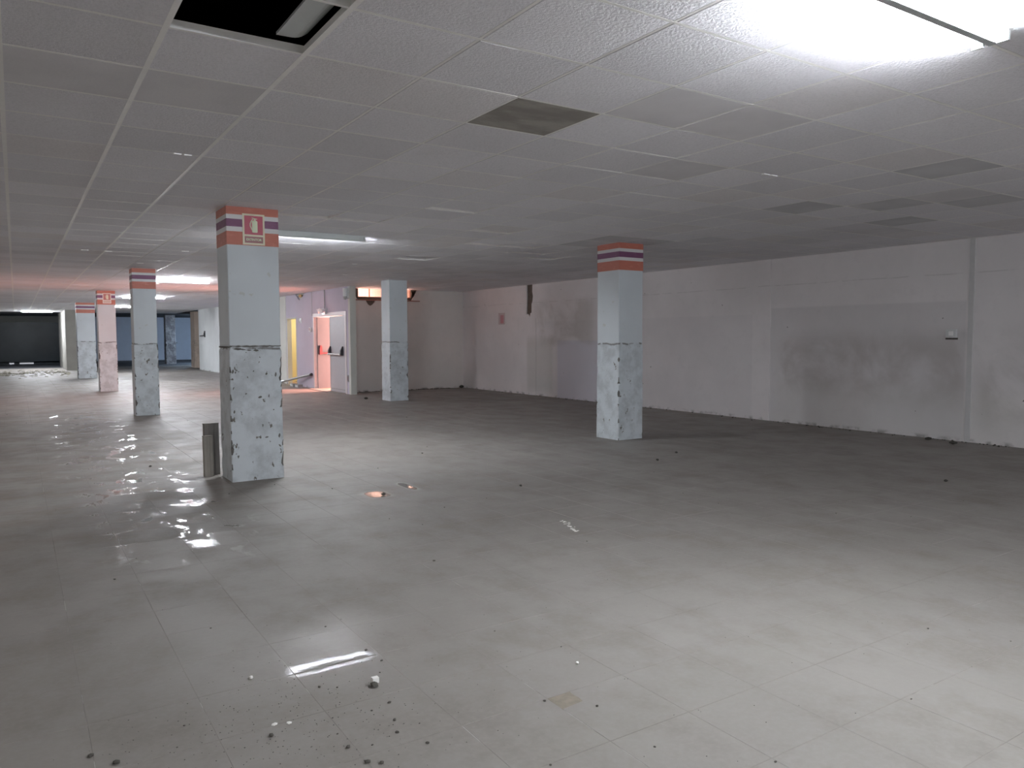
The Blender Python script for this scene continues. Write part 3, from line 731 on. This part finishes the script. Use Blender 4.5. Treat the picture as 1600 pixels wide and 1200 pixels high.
# ------------------------------------------------------------------ fluorescent fixtures
def fixture(x0, x1, y, label, near_on=True, far_on=True, drop=0.0, tube=None, deep=0.055):
    r = root('fluorescent_fixture', ((x0 + x1) / 2, y, ZC), label, 'lamp', 'bare tube ceiling lights')
    zt = ZC - 0.002 - drop
    prof = [(-0.035, zt), (0.035, zt), (0.030, zt - deep + 0.01), (0.018, zt - deep), (-0.018, zt - deep), (-0.030, zt - deep + 0.01)]
    kid(MB().prism(prof, lambda u, v, t: (x0 + (x1 - x0) * t, y + u, v), 1), 'housing', M_housing, r)
    for xx in (x0 - 0.004, x1):
        kid(MB().prism([(u * 1.06, v) for u, v in prof], lambda u, v, t: (xx + 0.004 * t, y + u, v), 1), 'end_cap', M_cap, r)
    for s, on in ((-1, near_on), (1, far_on)):
        for xx in (x0 + 0.01, x1 - 0.03):
            kid(MB().box(xx, xx + 0.02, min(y + s * 0.028, y + s * 0.075), max(y + s * 0.028, y + s * 0.075), zt - 0.062, zt - 0.018), 'tube_holder', M_plastic, r)
        if on is not None:
            kid(MB().cyl((x0 + 0.03, y + s * 0.062, zt - 0.040), (x1 - 0.03, y + s * 0.062, zt - 0.040), 0.0145, 12), 'tube', (tube or M_tube) if on else M_tubeoff, r, 'lit tube' if on else 'dark tube')
    return r
fixture(2.43, 3.63, 1.74, 'brightly lit twin-tube batten nearest, at the top right of the ceiling')
fixture(2.68, 3.88, 9.55, 'white batten just right of the nearest column, only its far tube lit', near_on=None, tube=M_tubenew, deep=0.070)
fixture(2.66, 3.83, 18.85, 'lit batten in the ceiling right of the second left-row column')
fixture(2.85, 4.1, 27.0, 'upper of the two far lit battens between the second and third columns', tube=M_tubefar)
fixture(2.85, 4.1, 35.0, 'lower, farther of the two lit battens between the second and third columns', tube=M_tubefar)
fixture(0.27, 1.55, 43.0, 'lit batten at the far left in front of the dark shutter', tube=M_tubenew)
fixture(9.0, 10.2, 47.0, 'cool fill batten added out of sight behind the beige column in the far bay', tube=M_tubecoolfill)  # added out of sight to brighten the far bay
for fx, fy, lab in ((2.43, -3.6, 'added twin-tube fill batten behind the viewer'), (8.0, -3.6, 'added twin-tube fill batten behind the viewer, near the right wall'), (-4.2, -3.6, 'dim added fill batten behind the viewer at the left'),
                    (-4.2, 1.74, 'dim added fill batten left of the viewer'), (-4.2, 9.55, 'dim added fill batten in the unseen left bay, second row'), (-4.2, 18.85, 'dim added fill batten in the unseen left bay, third row'), (-4.2, 27.0, 'dim added fill batten in the unseen left bay, fourth row')):
    fixture(fx, fx + 1.2, fy, lab, tube=M_tube if fx > 0 else M_tubefill)  # unseen battens added as fill to raise the ambient light

# ------------------------------------------------------------------ doors
def panic_bar(parent, yh, yf, x, mat_bar, zbar, out=1):
    """touch bar across a leaf lying in a plane x = const"""
    for yy in (yh, yf):
        hb = MB().prism([(yy - 0.03, zbar - 0.03), (yy + 0.03, zbar - 0.03), (yy + 0.03, zbar + 0.10), (yy + 0.015, zbar + 0.21), (yy - 0.015, zbar + 0.21), (yy - 0.03, zbar + 0.10)], lambda u, v, t: (x - (0.08 if v < zbar + 0.15 else 0.03) * t, u, v), 1)
        kid(hb, 'bar_housing', M_black, parent)
    kid(MB().cyl((x - 0.075, yh, zbar), (x - 0.075, yf, zbar), 0.028, 10), 'push_bar', mat_bar, parent)
d1 = root('door_2', (WX, 20.4, 0), 'light grey exit door leaf, closed, with a black and steel push bar', 'door', kind='structure')
kid(MB().box(WX + 0.0, WX + 0.045, 19.24, 20.42, 0.015, 2.05), 'leaf', M_door, d1)
kid(MB().box(WX - 0.003, WX, 19.30, 20.36, 0.08, 0.10), 'kick_line', M_cap, d1)
kid(MB().box(WX - 0.004, WX + 0.05, 20.405, 20.425, 0.015, 2.05), 'meeting_edge', M_cap, d1)
panic_bar(d1, 19.42, 20.36, WX, M_steel, 1.03)
d2 = root('door_3', (WX, 21.7, 0), 'pink-lit exit door leaf standing open outwards, with dark push bar', 'door', kind='structure')
kid(MB().box(WX + 0.06, WX + 1.2, 21.63, 21.675, 0.015, 2.06), 'leaf', M_doorpink, d2)
for xx in (WX + 0.13, WX + 1.05):
    hb = MB().prism([(xx - 0.04, 0.99), (xx + 0.04, 0.99), (xx + 0.04, 1.15), (xx + 0.02, 1.25), (xx - 0.02, 1.25), (xx - 0.04, 1.15)], lambda u, v, t: (u, 21.63 - 0.09 * t, v), 1)
    kid(hb, 'bar_housing', M_bardark, d2)
kid(MB().cyl((WX + 0.13, 21.56, 1.03), (WX + 1.05, 21.56, 1.03), 0.025, 10), 'push_bar', M_bardark, d2)
fr = MB().box(WX - 0.02, WX + 0.08, 19.14, 19.24, 0, 2.16); fr.box(WX - 0.02, WX + 0.08, 21.70, 21.80, 0, 2.16); fr.box(WX - 0.02, WX + 0.08, 19.24, 21.70, 2.06, 2.16)
tag(fr.out('trim_2', M_frame), 'painted frame around the double exit doors', 'trim', kind='structure')
tag(MB().box(WX - 0.22, WX + 0.15, 19.2, 21.75, 0.0, 0.012).out('trim_3', M_concrete), 'worn concrete threshold at the exit doors', 'trim', kind='structure')
# cream lining of the side doorway
tr = MB().box(WX - 0.01, WX + 0.12, 24.30, 24.38, 0, 2.1); tr.box(WX - 0.01, WX + 0.12, 23.38, 23.42, 0, 2.1); tr.box(WX - 0.01, WX + 0.12, 23.38, 24.38, 2.06, 2.1)
tag(tr.out('trim_4', M_pale), 'cream lining of the yellow side doorway', 'trim', kind='structure')

# ------------------------------------------------------------------ small fittings
r = root('emergency_lamp', (WX, 20.7, 2.12), 'small silver lamp with conduit above the exit doors', 'lamp')
b = MB().box(WX - 0.10, WX, 20.58, 20.86, 2.22, 2.28); kid(b, 'bracket', M_lampbody, r)
kid(MB().cyl((WX - 0.10, 20.62, 2.25), (WX - 0.19, 20.58, 2.20), 0.05, 12, 0.07), 'lamp_head', M_lens, r)
kid(MB().cyl((WX - 0.10, 20.82, 2.25), (WX - 0.19, 20.86, 2.20), 0.05, 12, 0.07), 'lamp_head', M_lens, r)
kid(MB().box(WX - 0.07, WX, 20.60, 20.84, 2.12, 2.22), 'battery_box', M_lampbody, r)
kid(MB().cyl((WX - 0.03, 20.72, 2.28), (WX - 0.03, 20.72, ZC), 0.014, 8), 'conduit', M_cap, r)
r = root('emergency_lamp', (WX, 18.95, 2.46), 'shiny clear emergency lamp at the wall corner beside the broken window', 'lamp')
kid(MB().box(WX - 0.06, WX - 0.008, 18.90, 19.02, 2.48, 2.74), 'base', M_lampbody, r)
kid(MB().cyl((WX - 0.10, 18.96, 2.53), (WX - 0.10, 18.96, 2.74), 0.05, 14, 0.06), 'glass', M_lens, r)
kid(MB().cyl((WX - 0.10, 18.96, 2.45), (WX - 0.10, 18.96, 2.53), 0.03, 12, 0.05), 'lamp_head', M_lampbody, r)
r = root('pipe_stub', (WX, 23.0, 2.68), 'brass pipe end showing in the broken hole high on the lilac wall', 'pipe')
kid(MB().cyl((WX + 0.04, 22.85, 2.73), (WX - 0.06, 22.75, 2.72), 0.035, 12), 'tube', M_brass, r)
kid(MB().cyl((WX - 0.06, 22.75, 2.72), (WX - 0.08, 22.73, 2.72), 0.05, 12), 'collar', M_brass, r)
r = root('wall_sign', (WX, 23.0, 1.92), 'small faded sketch sign beside the top of the yellow doorway', 'sign')
kid(MB().box(WX - 0.008, WX, 22.86, 23.18, 1.92, 2.07), 'plate', plain('faded_sign_plate', (0.48, 0.47, 0.50), 0.5), r)
kid(MB().box(WX - 0.010, WX - 0.008, 22.90, 23.10, 2.03, 2.045).box(WX - 0.010, WX - 0.008, 22.92, 22.95, 1.94, 2.03).box(WX - 0.010, WX - 0.008, 23.02, 23.05, 1.98, 2.03), 'print', M_cap, r)
r = root('alarm_button', (WX, 22.0, 1.65), 'small white call point box left of the exit doors', 'box')
kid(MB().box(WX - 0.05, WX, 21.93, 22.07, 1.65, 1.78), 'case', M_plastic, r)
kid(MB().box(WX - 0.055, WX - 0.05, 21.97, 22.03, 1.68, 1.75), 'button', M_pinkprint, r)
r = root('wall_socket', (WX, 19.07, 0.32), 'dark empty socket box low beside the grey exit door', 'socket')
kid(MB().box(WX - 0.012, WX, 19.03, 19.12, 0.32, 0.50), 'plate', M_cap, r)
kid(MB().box(WX - 0.014, WX - 0.012, 19.045, 19.105, 0.35, 0.47), 'opening', M_bardark, r)
# leaning steel rail
r = root('steel_rail', (WX - 0.1, 23.0, 0.0), 'grey steel rail leaning askew against the lilac wall', 'rail')
kid(MB().cyl((WX - 0.30, 24.5, 0.05), (WX - 0.05, 21.95, 0.40), 0.035, 12), 'tube', M_steel, r)
kid(MB().cyl((WX - 0.05, 21.97, 0.397), (WX - 0.045, 21.9, 0.405), 0.042, 12), 'end_cap', M_black, r)
kid(MB().box(WX - 0.36, WX - 0.24, 24.42, 24.56, 0.0, 0.06), 'foot', M_steel, r)
# small crates on the floor by the doorway
for yy, lab in ((22.9, 'small dark open box on the floor below the steel rail'), (22.45, 'second small box beside it, nearer the exit doors')):
    r = root('floor_box', (7.0, yy, 0), lab, 'box')
    kid(MB().box(6.92, 7.06, yy - 0.17, yy + 0.17, 0.0, 0.10), 'case', M_cap, r)
    kid(MB().box(6.915, 6.92, yy - 0.11, yy + 0.11, 0.02, 0.08), 'label_face', M_plastic, r)
# pink notice on the right wall, beyond the free column
r = root('wall_notice', (XR, 17.5, 1.81), 'small faded pink notice on the right wall near the far corner', 'sign')
kid(MB().box(XR - 0.006, XR, 17.36, 17.68, 1.81, 2.12), 'plate', plain('notice_paper', (0.56, 0.48, 0.49), 0.6), r)
kid(MB().box(XR - 0.008, XR - 0.006, 17.42, 17.58, 1.84, 2.06), 'print', M_pinkprint, r)
# switch box on right wall
r = root('switch_box', (XR, 5.68, 1.42), 'small white switch box with broken lower edge on the right wall', 'switch')
kid(MB().box(XR - 0.035, XR, 5.61, 5.75, 1.44, 1.56), 'case', M_plastic, r)
kid(MB().box(XR - 0.02, XR, 5.60, 5.76, 1.415, 1.44), 'broken_edge', M_stone, r)
kid(MB().box(XR - 0.04, XR - 0.035, 5.65, 5.71, 1.47, 1.53), 'rocker', M_clip, r)

# ------------------------------------------------------------------ stones, chips, crumbs
def rock(s, seed, flat=0.6):
    bm = bmesh.new(); bmesh.ops.create_icosphere(bm, subdivisions=1, radius=1.0)
    for v in bm.verts:
        k = 1 + 0.35 * noise.noise(v.co * 1.3 + Vector((seed, 0, 0)))
        v.co = Vector((v.co.x * k, v.co.y * k * 0.8, v.co.z * k * flat)) * s
    mn = min(v.co.z for v in bm.verts)
    for v in bm.verts: v.co.z -= mn
    V = [v.co.copy() for v in bm.verts]; bm.verts.index_update(); Fs = [tuple(q.index for q in f.verts) for f in bm.faces]; bm.free()
    return V, Fs
def stone(x, y, s, label, mat=M_stone, name='stone', cat='stone', group=None, seed=0, flat=0.6):
    V, Fs = rock(s, seed + x * 7 + y * 3, flat); o = MB().add(V, Fs).out(name, mat); o.location = (x, y, 0.0); o.rotation_euler.z = seed + x
    return tag(o, label, cat, group)
r = root('plaster_lump', (1.22, 2.96, 0), 'dark lump with a white cube-like top on the near floor', 'stone')
V, Fs = rock(0.017, 3, 0.8); kid(MB().add([v + Vector((1.215, 2.955, 0)) for v in V], Fs), 'mortar', M_stone, r)
kid(MB().box(1.213, 1.240, 2.962, 2.985, 0.012, 0.034), 'plaster', M_stonelt, r, 'white plaster face')
stone(0.80, 3.32, 0.013, 'white plaster chip left of the bright floor reflection', M_stonelt, 'plaster_chip', 'chip', seed=1)
stone(2.07, 2.67, 0.010, 'white plaster chip above the broken floor tile corner', M_stonelt, 'plaster_chip', 'chip', seed=2)
stone(0.775, 2.87, 0.013, 'flat white chip, left one of a pair near the bottom edge', M_stonelt, 'plaster_chip', 'chip', seed=3, flat=0.25)
stone(0.825, 2.85, 0.013, 'flat white chip, right one of a pair near the bottom edge', M_stonelt, 'plaster_chip', 'chip', seed=4, flat=0.25)
stone(3.79, 2.03, 0.006, 'single dark speck on the clean floor at the lower right', seed=5)
stone(6.97, 17.21, 0.055, 'black clod on the floor left of the plain white column', seed=6)
stone(10.85, 19.5, 0.08, 'dark clod at the foot of the recess wall by the corner', seed=7)
stone(6.34, 6.64, 0.022, 'dark crumb in front of the lone right column, nearer one', seed=8)
stone(6.96, 6.95, 0.022, 'dark crumb in front of the lone right column, farther one', seed=9)
stone(4.13, 6.24, 0.018, 'dark crumb alone on the floor in the middle of the hall', seed=10)
stone(7.81, 4.05, 0.022, 'dark crumb on the dim floor at the right', seed=11)
stone(2.26, 4.45, 0.014, 'dark crumb on the floor halfway to the nearest column', seed=12, flat=0.3)
stone(10.6, 5.42, 0.06, 'black clod at the foot of the right wall below the joint', seed=13, flat=0.4)
stone(10.78, 5.85, 0.055, 'black debris heap against the right wall left of the joint', seed=14, flat=0.4)
stone(1.24, 9.54, 0.02, 'dark crumb beside the puddle left of the leaning boards', seed=15)
stone(2.83, 6.60, 0.022, 'dark crumb in the small pink reflection on the floor', seed=16)
for q, (x, y, s, lab) in enumerate([(0.74, 2.79, .012, 'below the pair of flat white chips'), (1.21, 2.79, .009, 'just below the white-topped lump, left of two'), (1.17, 2.65, .009, 'second below the white-topped lump'),
        (1.14, 2.56, .009, 'third and longest below the white-topped lump'), (0.97, 2.43, .012, 'at the bottom edge, left one of a touching pair'), (1.01, 2.40, .010, 'at the bottom edge, right one of a touching pair'),
        (1.20, 2.43, .008, 'alone between the white-topped lump and the bottom edge'), (1.89, 2.31, .007, 'just right of the broken tile corner'), (1.33, 3.33, .009, 'above the right end of the bright floor reflection'),
        (0.17, 3.0, .013, 'long, leftmost near the bottom edge'), (0.24, 2.90, .014, 'flat, second from the left at the bottom edge'), (0.95, 2.56, .010, 'above the touching pair at the bottom edge'),
        (1.74, 2.46, .007, 'touching the left corner of the broken tile'), (2.12, 2.86, .005, 'right of the white chip above the broken tile'), (1.87, 1.96, .006, 'at the bottom edge below the broken tile'),
        (1.02, 3.08, .008, 'just under the bright floor reflection'), (1.96, 3.2, .005, 'on the bare floor above and left of the broken tile'), (1.49, 2.07, .006, 'at the bottom edge left of the broken tile'),
        (2.99, 1.66, .005, 'on the clean floor near the lower right corner'), (2.15, 1.66, .006, 'lowest on the right half of the floor')]):
    stone(x, y, s, 'dark mortar crumb ' + lab, M_stone, 'mortar_crumb', 'crumb', 'dark mortar crumbs on the near floor', seed=20 + q, flat=0.5)
cr = MB(); rs = random.Random(11)
for q in range(800):
    if q < 520:
        x, y = rs.gauss(0.80, 0.32), rs.gauss(2.75, 0.33)
    elif q < 700:
        x, y = rs.uniform(0.2, 4), rs.uniform(1.5, 4.5)
    else:
        x, y = rs.uniform(-1, 10), rs.uniform(3, 19)
    if 1.7 < x < 2.45 and 7.9 < y < 8.6 or 7.0 < x < 7.8 and (8.1 < y < 8.9 or 16.2 < y < 17): continue
    s = rs.uniform(0.0010, 0.0028) if q < 700 else rs.uniform(0.002, 0.008)
    if rs.random() < 0.05: s *= 1.8
    V, Fs = rock(s, q, 0.5); cr.add([v + Vector((x, y, 0)) for v in V], Fs)
tag(cr.out('crumbs', M_stone), 'scatter of tiny dark mortar crumbs over the near floor', 'crumbs', kind='stuff')
# plaster scrape
sc_ = MB(); 
for q in range(40):
    t = rs.random(); x, y = 3.64 - 0.14 * t + rs.gauss(0, 0.012), 4.88 - 0.36 * t + rs.gauss(0, 0.01)
    V, Fs = rock(rs.uniform(0.006, 0.014), q, 0.12); sc_.add([v + Vector((x, y, 0)) for v in V], Fs)
tag(sc_.out('plaster_dust', M_stonelt), 'thin streak of white plaster dust in the middle of the floor', 'dust', kind='stuff')
# rubble at the feet of the walls
rw = MB()
for q in range(260):
    y = rs.uniform(4.2, 19.3); x = XR - abs(rs.gauss(0.0, 0.06)) - 0.05
    if y > 9.5 and rs.random() < 0.6: continue
    V, Fs = rock(rs.uniform(0.006, 0.02), q, 0.5); rw.add([v + Vector((x, y, 0)) for v in V], Fs)
for q in range(110):
    x = rs.uniform(7.7, 10.55); V, Fs = rock(rs.uniform(0.008, 0.02), q, 0.5); rw.add([v + Vector((x, WY - 0.03 - abs(rs.gauss(0, 0.05)), 0)) for v in V], Fs)
tag(rw.out('rubble', M_stone), 'loose dark rubble lying along the foot of the right and recess walls', 'rubble', kind='stuff')
# pale rubble bank before the dark shutter
rp = MB()
for q in range(420):
    x, y = rs.uniform(-3, 1.9), rs.gauss(38.5, 1.7)
    V, Fs = rock(rs.uniform(0.03, 0.09), q, 0.2); rp.add([v + Vector((x, y, -0.004)) for v in V], Fs)
tag(rp.out('rubble', M_sand), 'pale rubble strewn across the floor before the dark shutter', 'rubble', kind='stuff')
